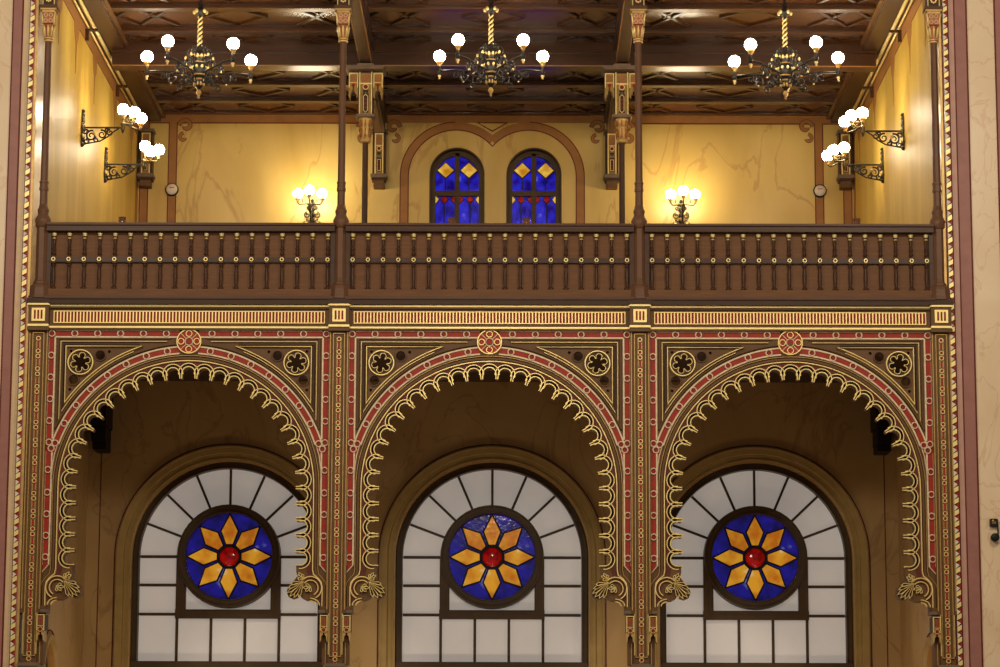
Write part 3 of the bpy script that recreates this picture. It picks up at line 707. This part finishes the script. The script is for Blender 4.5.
bl.location.x = -P; bl['label'] = 'dark wooden balustrade section above the leftmost arch'
dup(bl, P, 'dark wooden balustrade section above the middle arch'); dup(bl, 2*P, 'dark wooden balustrade section above the rightmost arch')

# ---------------- gallery columns
ZY[0] = 0.0
cl = thing('gallery_column', '', 'column', (0, 0, Z['ledgebot']), 'slender columns rising from the balustrade')
oct_ = PI/8
q = MB(); K = lambda y, r: (r*.0143, zf(y))
q.lathe([K(300.2,12.6), K(297.5,12.6), K(297.2,11.6), K(290,11.2), K(287,10.4), K(285.5,8.2), K(283.5,7.9), K(282.5,6.9), K(279,6.2)], (0,-.0,0), M['colw'], 8, oct_, False)
q.lathe([K(279,6.2), K(229,6.2)], (0,0,0), M['colw'], 8, oct_, False); q.build('pedestal', cl)
q = MB(); q.lathe([K(229,6.2), K(227.5,7.6), K(224,7.6), K(221.5,8.2), K(219,7.2), K(216.5,5.6), K(214,5.2), K(213,5.8), K(210.5,5.8), K(209.5,4.9), K(206,4.4)], (0,0,0), M['colw'], 16); q.build('base_moulding', cl)
q = MB(); q.lathe([K(207,4.2), K(192,4.0), K(191.5,4.9), K(189,4.9), K(188.5,4.4), K(184.5,4.4), K(184,4.9), K(182.5,4.9), K(182,3.9), K(42,3.5)], (0,0,0), M['colw'], 8, oct_, False); q.build('shaft', cl)
q = MB()
q.lathe([K(43,3.8), K(41,4.6), K(39.5,4.6), K(38.5,4.0), K(34,4.1), K(27.5,4.6), K(26.5,5.4)], (0,0,0), M['capit'], 12)
q.box(-.082, .082, -.082, .082, zf(26.5), zf(14.5), M['capit'], .01); q.box(-.092, .092, -.092, .092, zf(14.6), zf(12.4), M['gold2'])
for e in (-1, 1):
    for zz_ in (17.2, 22.8): q.ring(e*.036, zf(zz_), .026, .011, -.082, -.10, M['silver'], 12)
    q.tube([(e*.08, -.08, zf(27)), (e*.086, -.09, zf(20)), (e*.10, -.10, zf(15))], .012, M['gold'], 6)
q.ribbon([(-.08, zf(25.8)), (.08, zf(25.8))], .014, -.08, -.098, M['redd'])
for k in range(8):
    a = 2*PI*k/8; rr = .078
    q.tube([(rr*cos(a)*.8, rr*sin(a)*.8, zf(38)), (rr*cos(a), rr*sin(a), zf(30)), (rr*1.15*cos(a), rr*1.15*sin(a), zf(27))], [.012,.016,.006], M['gold'], 5)
q.lathe([K(42.5,4.9), K(41.6,4.9)], (0,0,0), M['gold'], 12); q.lathe([K(40,4.9), K(39.2,4.9)], (0,0,0), M['gold'], 12)
q.build('capital', cl)
q = MB(); hw = .118; q.box(-hw, hw, -hw, hw, zf(12.4), zf(10.8), M['gold2']); q.box(-hw-.012, hw+.012, -hw-.012, hw+.012, zf(10.8), zf(7.6), M['railw']); q.box(-.095, .095, -.095, .095, zf(7.6), 13.0, M['brown2'])
for e in (-1, 1): q.ribbon([(e*.082, zf(7)), (e*.082, 12.95)], .014, -.095, -.11, M['gold'])
for zz in (zf(1.5), zf(-12), zf(-25)):
    q.disc(0, zz, .022, -.11, -.095, M['redd'], 10)
    for k in range(8): a = 2*PI*k/8; q.disc(.036*cos(a), zz+.036*sin(a), .013, -.108, -.095, M['gold'], 6)
q.build('impost_block', cl)
cl.location.x = -1.5*P; cl['label'] = 'slender brown gallery column with gilded capital against the left border'
dup(cl, P, 'slender brown gallery column with gilded capital, left one of the middle pair')
dup(cl, 2*P, 'slender brown gallery column with gilded capital, right one of the middle pair')
dup(cl, 3*P, 'slender brown gallery column with gilded capital against the right border')
q = MB().box(-6.58, 6.58, -.15, .25, 12.75, 13.2, M['brown']); struct(q.build('trim_4'))

# ---------------- rear columns with gilded bracket clusters
YR = 6.3
rc = thing('rear_column', '', 'column', (0, YR, ZF), 'thin rear gallery columns')
def zr(py): return measure(367, py, YR)[1]
q = MB(); q.lathe([(.14, ZF), (.14, ZF+.1), (.055, ZF+.16), (.05, zr(142))], (0,YR,0), M['brown2'], 8, oct_, False); q.build('shaft', rc)
q = MB(); q.lathe([(.085, zr(143)), (.10, zr(141)), (.08, zr(139)), (.085, zr(132)), (.10, zr(128)), (.085, zr(126)), (.11, zr(120)), (.11, zr(118.5))], (0,YR,0), M['gold2'], 12)
for k in range(8): a = 2*PI*k/8; q.tube([(.085*cos(a), YR+.085*sin(a), zr(138)), (.105*cos(a), YR+.105*sin(a), zr(129))], .011, M['capit'], 5); q.tube([(.09*cos(a), YR+.09*sin(a), zr(127)), (.115*cos(a), YR+.115*sin(a), zr(121))], .011, M['capit'], 5)
q.build('capital', rc)
q = MB(); q.box(-.16, .16, YR-.16, YR+.16, zr(118.7), zr(116), M['grey'], .01); q.box(-.115, .115, YR-.115, YR+.3, zr(116), zr(74), M['brown2'])
q.box(-.11, .11, YR-.12, YR-.115, zr(115.5), zr(75), M['oldgilt']); q.box(-.05, .05, YR-.124, YR-.12, zr(114.5), zr(95), M['brown2'])
for e in (-.10, .10): q.ribbon([(e, zr(115.5)), (e, zr(74))], .022, YR-.115, YR-.14, M['gold'])
q.ribbon([(-.035, zr(112)), (-.035, zr(98)), (0, zr(96)), (.035, zr(98)), (.035, zr(112)), (0, zr(114))], .014, YR-.115, YR-.13, M['gold'], True)
for yy in (101, 105, 109): q.disc(0, zr(yy), .02, YR-.125, YR-.11, M['redd'], 8)
q.box(-.07, .07, YR-.125, YR-.11, zr(84), zr(76.5), M['chip']); q.box(-.115, .115, YR-.13, YR-.11, zr(86), zr(84.8), M['gold']); q.disc(0, zr(88.6), .03, YR-.13, YR-.11, M['redd'], 10); q.ring(0, zr(88.6), .045, .015, YR-.11, YR-.135, M['gold'], 14)
q.prism([(-.05,zr(92)),(.05,zr(92)),(.03,zr(96)),(0,zr(93.5)),(-.03,zr(96))], YR-.14, YR-.1, M['iron'])
q.build('console_shaft', rc)
q = MB()
for (xa, xb, za) in ((-.30, .30, 71), (-.33, .33, 69.5), (-.14, .14, 67.5)): q.box(xa, xb, YR-.28, YR+.25, zr(za+1.8), zr(za), M['grey'], .008)
q.box(-.13, .13, YR-.2, YR+.2, zr(74), 12.47, M['brown2']); q.build('abacus', rc)
for e in (-1, 1):
    q = MB(); c_ = e*.205; a, b_ = c_-.08, c_+.08
    q.box(a, b_, YR-.09, YR+.2, zr(88), zr(74), M['oldgilt']); q.ribbon([(a+.01, zr(89)), (a+.01, zr(75)), (b_-.01, zr(75)), (b_-.01, zr(89))], .022, YR-.09, YR-.12, M['gold'])
    q.box(a+.03, b_-.03, YR-.1, YR-.08, zr(83), zr(77), M['chip']); q.ribbon([(a, zr(84)), (b_, zr(84))], .014, YR-.09, YR-.115, M['gold']); q.disc(c_, zr(86.5), .028, YR-.105, YR-.09, M['redd'], 10)
    for e2 in (-1, 1): q.prism([(c_+e2*.08, zr(88)), (c_+e2*.08, zr(98)), (c_+e2*.055, zr(100)), (c_+e2*.045, zr(94)), (c_+e2*.015, zr(92)), (c_+e2*.012, zr(88))], YR-.1, YR+.1, M['oldgilt'])
    q.build('pendant_bracket', rc)
# diagonal brace back to the wall
q = MB(); q.faces([(x_, y_, z_) for x_ in (-.06, .06) for y_, z_ in ((YR+.3, 12.45), (YR+.3, 12.1), (YR+1.6, 12.34), (YR+3.2, 12.42), (YB-.25, 12.47), (YB-.25, 12.52))], [(0,1,2,3,4,5), (11,10,9,8,7,6)] + [(i,(i+1)%6,(i+1)%6+6,i+6) for i in range(6)], M['brown']); q.build('brace', rc)
rc.location.x = -P/2; rc['label'] = 'thin dark rear column with gilded bracket head, left of the stained windows'
dup(rc, P, 'thin dark rear column with gilded bracket head, right of the stained windows')

# ---------------- wall consoles
wc = thing('wall_console', '', 'console', (0, YB, 11.45), 'gilded wall consoles under the beams')
yw = YB-.25
def zk(py): return measure(379, py, 11.05)[1]
q = MB(); q.box(-.12, .12, yw, YB, zk(176), zk(131.5), M['brown2']); q.box(-.15, .15, yw-.05, YB, zk(132.5), zk(130), M['grey'], .01); q.box(-.125, .125, yw, YB, zk(130), 12.47, M['brown2'])
q.box(-.155, .155, yw-.05, YB, zk(178), zk(174.5), M['grey'], .01); q.box(-.13, .13, yw-.03, YB, zk(180.5), zk(178), M['brown2']); q.box(-.10, .10, yw, YB, zk(187), zk(180.5), M['brown'], .01); q.build('body', wc)
q = MB(); q.box(-.085, .085, yw-.006, yw, zk(174.5), zk(133), M['oldgilt']); q.box(-.045, .045, yw-.009, yw-.006, zk(172), zk(158), M['brown2'])
for e in (-1, 1): q.ribbon([(e*.07, zk(174)), (e*.07, zk(134))], .025, yw, yw-.03, M['gold'])
q.ribbon([(-.07, zk(134.5)), (.07, zk(134.5))], .02, yw, yw-.03, M['gold']); q.box(-.05, .05, yw-.015, yw, zk(145), zk(137), M['chip']); q.ribbon([(-.07, zk(146)), (.07, zk(146))], .015, yw, yw-.03, M['gold'])
q.disc(0, zk(149), .03, yw-.02, yw, M['redd'], 10); q.ring(0, zk(149), .04, .014, yw, yw-.03, M['gold'], 12)
q.prism([(-.04, zk(153)), (.04, zk(153)), (.02, zk(157)), (0, zk(155)), (-.02, zk(157))], yw-.03, yw, M['iron'])
q.ribbon([(-.03, zk(171)), (-.03, zk(160)), (.03, zk(160)), (.03, zk(171))], .012, yw, yw-.025, M['gold'], True)
for yy in (162.5, 165.5, 168.5): q.disc(0, zk(yy), .018, yw-.02, yw, M['redd'], 8)
q.build('gilded_front', wc)
wc.location.x = -P/2; wc['label'] = 'gilded wall console left of the twin stained windows'
dup(wc, P, 'gilded wall console right of the twin stained windows')
dup(wc, -P, '').__setitem__('label', 'gilded wall console in the left rear corner of the gallery')
dup(wc, 2*P, '').__setitem__('label', 'gilded wall console in the right rear corner of the gallery')
bpy.context.view_layer.update()
for o in COL.objects:
    if o.name.startswith('wall_console') and abs(o.location.x) > 5: o.location.x = math.copysign(6.44, o.location.x)

# ---------------- lamps
def globe_on(q_cup, q_globe, c, r=.095):
    q_globe.ball(c, r, M['globe'], 20)
def lamp_globe(parent, c, r=.095):
    g = MB().ball(c, r, M['globe'], 20).build('globe', parent)
    s_ = MB().lathe([(.018,-r-.075),(.03,-r-.06),(.022,-r-.05),(.045,-r-.02),(.055,-r+.012),(.04,-r+.014)], c, M['gold2'], 12).build('globe_cup', parent)
    return g
CHY, CHX = 2.9, 4.56
def make_chandelier(x, label, rot):
    t = thing('chandelier', label, 'chandelier', (0, CHY, 11.0), 'hanging globe chandeliers'); o = (0, CHY)
    q = MB(); c = (0, CHY, 0)
    q.lathe([(.001,11.02),(.02,11.04),(.012,11.07),(.035,11.10),(.045,11.13),(.02,11.17)], c, M['gold2'], 12)
    q.lathe([(.02,11.17),(.03,11.19),(.06,11.22),(.075,11.27),(.085,11.31),(.06,11.33),(.085,11.36),(.12,11.42),(.13,11.50),(.115,11.58),(.07,11.62),(.10,11.66),(.085,11.72),(.05,11.76),(.03,11.80),(.05,11.84),(.025,11.88)], c, M['iron'], 14)
    for z_, r in ((11.33,.09),(11.40,.118),(11.60,.10),(11.69,.098)): q.lathe([(r,z_-.012),(r+.008,z_),(r,z_+.012)], c, M['gold2'], 14)
    for k in range(10):
        a = 2*PI*k/10+rot; ca, sa = cos(a), sin(a)
        q.ball((.135*ca, CHY+.135*sa, 11.52), .022, M['gold'], 8, .03); q.ball((.075*ca, CHY+.075*sa, 11.255), .018, M['gold2'], 8, .035)
        q.ball((.10*ca, CHY+.10*sa, 11.80-.1), .02, M['gold'], 8, .035)
    q.build('body', t)
    # twisted stem: dark core with two gilded strands, collar above, canopy
    q = MB(); q.lathe([(.028,11.86),(.028,12.36)], c, M['iron'], 10)
    for ph in (0, PI):
        q.tube([(.026*cos(ph+i*.55), CHY+.026*sin(ph+i*.55), 11.87+i*.0136) for i in range(36)], .017, M['gold'], 6)
    q.lathe([(.03,12.34),(.05,12.37),(.075,12.40),(.08,12.44),(.055,12.48),(.03,12.50),(.045,12.54),(.03,12.58),(.018,12.6),(.018,12.9)], c, M['iron'], 12)
    for k in range(5): a = 2*PI*k/5+rot+PI/2; q.ball((.10*cos(a), CHY+.10*sin(a), 12.42), .026, M['gold'], 8, .034); q.tube([(.03*cos(a), CHY+.03*sin(a), 12.40), (.10*cos(a), CHY+.10*sin(a), 12.42)], .012, M['iron'], 6)
    q.build('stem', t)
    for k in range(5):
        a = 2*PI*k/5 + PI/2 + rot; ca, sa = cos(a), sin(a); R3 = lambda r, z_, off=0: (r*ca - off*sa, CHY + r*sa + off*ca, z_)
        q = MB()
        q.tube([R3(.10,11.42), R3(.35,11.46), R3(.60,11.50), R3(.82,11.50), R3(.85,11.51)], .017, M['iron'], 7)
        for c2, r0, a0, tn in (((.24,11.33),.10,PI*.6,1.3), ((.43,11.38),.085,PI*.5,-1.4), ((.58,11.42),.06,PI*.5,1.2), ((.22,11.60),.085,-PI*.5,-1.3), ((.14,11.79),.06,-PI*.5,1.3), ((.34,11.53),.055,-PI*.5,1.2), ((.30,11.22),.055,PI*.6,-1.2), ((.13,11.30),.07,0,1.2)):
            for off in (-.0,): q.tube([R3(u, v, off) for u, v in spiral(c2, r0, r0*.25, a0, tn, 22)], [.017*(1-.5*i/22) for i in range(23)], M['iron'], 5)
        q.tube([R3(.08,11.60), R3(.16,11.68), R3(.24,11.66)], .012, M['iron'], 5)
        q.ball(R3(.36,11.49), .02, M['gold'], 8, .028); q.ball(R3(.22,11.69), .02, M['gold'], 8, .035); q.ball(R3(.45,11.30), .016, M['gold'], 8)
        q.lathe([(.012,11.37),(.02,11.385),(.012,11.40),(.03,11.42),(.02,11.44)], R3(.85,0), M['gold'], 10); q.lathe([(.02,11.44),(.035,11.47),(.04,11.51),(.02,11.54),(.022,11.58)], R3(.85,0), M['iron'], 10)
        q.build('arm', t)
        lamp_globe(t, R3(.85, 11.74))
    t.location.x = x; return t
make_chandelier(-CHX, 'black and gilt globe chandelier hanging in the left bay', .13)
make_chandelier(-.02, 'black and gilt globe chandelier hanging in front of the twin windows', 0).location.z += .045
make_chandelier(CHX, 'black and gilt globe chandelier hanging in the right bay', -.14)

def make_sconce(s, y, zc, offs, label):
    t = thing('wall_lamp', label, 'lamp', (s*6.6, y, zc), 'bracket lamps on the side walls')
    X = lambda d: s*(6.6-d)
    q = MB()
    q.box(*sorted((X(0), X(.025))), y-.05, y+.05, zc-.26, zc+.24, M['bronze'])
    for dz, r in ((.27,.035),(.20,.05),(.10,.055),(0,.06),(-.10,.055),(-.20,.05),(-.28,.04)): q.lathe([(r, 0),(r*.9, s*-.03),(r*.4, s*-.05)], (X(0), y, zc+dz), M['iron'], 10, axis='X')
    for e in (-1, 1):
        for (u, v, r0, a0, tn) in ((.11, -.16, .075, PI/2, 1.4), (.09, .0, .06, PI/2, -1.3), (.07, .14, .045, PI/2, 1.3)):
            q.tube([(X(.03), y+e*uu, zc+vv) for uu, vv in spiral((u, v), r0, r0*.25, a0, tn, 20)], .012, M['bronze'], 5)
        q.ball((X(.03), y+e*.11, zc-.16), .035, M['gold'], 8)
    q.build('wall_plate', t)
    q = MB(); q.tube([(X(.02), y, zc), (X(.62), y, zc)], .014, M['iron'], 7); q.box(*sorted((X(.05), X(.60))), y-.02, y+.02, zc-.008, zc+.012, M['iron'])
    for c2, r0, a0, tn in (((.16,-.13),.09,PI*.4,1.5), ((.33,-.11),.075,PI*.6,-1.4), ((.46,-.08),.055,PI*.5,1.3), ((.08,-.22),.05,PI*.5,-1.3), ((.24,-.20),.045,PI*.5,1.2), ((.07,-.07),.045,0,1.2), ((.40,-.04),.03,0,1)):
        q.tube([(X(u), y, zc+v) for u, v in spiral(c2, r0, r0*.25, a0, tn, 22)], [.017*(1-.4*i/22) for i in range(23)], M['iron'], 5)
    q.tube([(X(.04), y, zc-.27), (X(.14), y, zc-.25), (X(.30), y, zc-.22), (X(.42), y, zc-.15), (X(.52), y, zc-.06), (X(.60), y, zc-.01)], .012, M['iron'], 6)
    q.ball((X(.2), y-.02, zc-.1), .03, M['gold2'], 8)
    q.lathe([(.008,-.09),(.02,-.07),(.03,-.04),(.045,0),(.03,.03),(.045,.06),(.02,.10)], (X(.66), y, zc), M['bronze'], 10); q.build('bracket_arm', t)
    q = MB(); top = Vector((X(.66), y, zc+.08))
    for dx, dy, dz in offs:
        g = Vector((X(.66+dx), y+dy, zc+.30+dz)); b0_ = g - Vector((0,0,.165))
        q.tube([tuple(top), tuple(top.lerp(b0_, .4) - Vector((0,0,.02))), tuple(top.lerp(b0_, .85) - Vector((0,0,.035))), tuple(b0_)], .013, M['bronze'], 6)
        if abs(dx)+abs(dy) > .05: q.tube([(a_, top.y+(b0_.y-top.y)*.6, b_) for a_, b_ in spiral((top.x*.5+b0_.x*.5, top.z*.5+b0_.z*.5+.04), .04, .012, 0, 1.2, 12)], .009, M['bronze'], 5)
    q.build('branches', t)
    for dx, dy, dz in offs: lamp_globe(t, (X(.66+dx), y+dy, zc+.30+dz), .093)
    return t
OA = [(0, 0, 0), (.17, .10, -.02), (.26, .22, -.09)]
make_sconce(-1, 4.4, 10.93, OA, 'three-globe iron bracket lamp on the left side wall, nearer of the pair')
make_sconce(-1, 7.0, 10.93, [(.02, 0, .02), (.13, -.1, -.10), (.25, .05, -.03)], 'three-globe iron bracket lamp on the left side wall, farther of the pair')
make_sconce(1, 4.45, 10.91, OA, 'three-globe iron bracket lamp on the right side wall, nearer of the pair')
make_sconce(1, 7.0, 10.95, OA, 'three-globe iron bracket lamp on the right side wall, farther of the pair')

# ---------------- the same bracket lamps on the rear wall, seen head-on
for x, lb in ((-3.377, 'lit three-globe bracket lamp on the rear wall of the left bay'), (3.42, 'lit three-globe bracket lamp on the rear wall of the right bay')):
    t = make_sconce(-1, 0, 10.97, [(-.04, -.22, -.03), (.10, 0, 0), (-.04, .22, -.03)], lb)
    t.rotation_euler.z = -PI/2; t.location = (x, YB-.002, 10.97)

# ---------------- little glasses on the rail
for x, lb in ((-5.29, 'small brown glass tumbler at the left end of the handrail'), (-.55, 'small brown glass tumbler on the handrail before the left stained window'), (.52, 'small brown glass tumbler on the handrail before the right stained window'), (5.27, 'small brown glass tumbler at the right end of the handrail')):
    q = MB().lathe([(.042,0),(.048,.01),(.054,.105),(.049,.105),(.043,.02),(.001,.018)], (x, 0, Z['railtop']), M['votive'], 16)
    tag(q.build('glass_tumbler'), lb, 'glass', 'tumblers on the handrail')

# ---------------- round wall speakers, corbels, black lamp
for x, lb in ((-5.97, 'small round white speaker on the rear wall near the left corner'), (5.98, 'small round white speaker on the rear wall near the right corner')):
    t = thing('wall_speaker', lb, 'speaker', (x, YB-.01, 11.43), 'round speakers on the rear wall'); c = (x, YB-.007, 11.44)
    q = MB().lathe([(.12,0),(.125,-.03),(.12,-.06)], c, M['black'], 24, axis='Y'); q.build('casing', t)
    q = MB().lathe([(.105,-.06),(.10,-.075),(.06,-.09),(.001,-.093)], c, M['white'], 24, axis='Y'); q.build('cover', t)
    q = MB().box(x-.045, x+.045, YB-.105, YB-.095, 11.455, 11.475, M['print_']); q.build('red_marking', t)
for s, lb in ((-1, 'dark stepped wooden corbel high in the left aisle corner'), (1, 'dark stepped wooden corbel high in the right aisle corner')):
    x = s*6.34; q = MB(); q.box(x-.16, x+.12, 5.3, YA, 6.25, 7.08, M['darkw'], .01); q.box(x-.13, x+.10, 5.45, YA, 6.0, 6.25, M['darkw'], .01); q.box(x-.12, x+.10, 5.55, YA, 5.88, 6.0, M['darkw'], .01)
    tag(q.build('corbel'), lb, 'corbel', 'corbels of the aisle')
t = thing('wall_spotlight', 'small black lamp with square box and round head on the right marble wall', 'lamp', (7.07, 0, 3.85))
q = MB().box(7.02, 7.13, -.08, 0, 4.09, 4.20, M['black'], .008); q.box(7.042, 7.10, -.086, -.08, 4.125, 4.165, M['grey']); q.box(7.045, 7.07, -.088, -.08, 4.168, 4.182, M['yellow']); q.build('switch_box', t)
q = MB().tube([(7.125, -.05, 4.15), (7.13, -.06, 4.02), (7.128, -.07, 3.93)], .011, M['black']); q.build('arm', t)
q = MB().lathe([(.03,0),(.055,-.02),(.06,-.09),(.055,-.13),(.03,-.135)], (7.08, 0, 3.935), M['black'], 18, axis='Y'); q.build('lamp_head', t)

t.location.x += .04

# =================================================================== LIGHT
wd = bpy.data.worlds.new('world'); sc.world = wd; wd.use_nodes = True
bg = wd.node_tree.nodes['Background']; bg.inputs[0].default_value = (1, .86, .68, 1); bg.inputs[1].default_value = .20
def lamp(name, loc, e, r, col=(1,.86,.66)):
    l = bpy.data.lights.new(name, 'POINT'); l.energy = e; l.shadow_soft_size = r; l.color = col
    o = bpy.data.objects.new(name, l); COL.objects.link(o); o.location = loc
for x, y, z_, e in ((-7, -13, 12, 2000), (7, -13, 12, 2000), (0, -16, 9, 1800)): lamp('nave_chandelier_light', (x, y, z_), e, .7)
for x in (-P, 0, P): lamp('aisle_fill_light', (x, 3.6, .3), 70, .25, (1,.86,.66))  # unseen fill lights added low in each bay to brighten the lower aisle
sc.view_settings.view_transform = 'Standard'; sc.view_settings.look = 'None'; sc.view_settings.exposure = 0; sc.view_settings.gamma = 1
sc.view_settings.use_curve_mapping = False
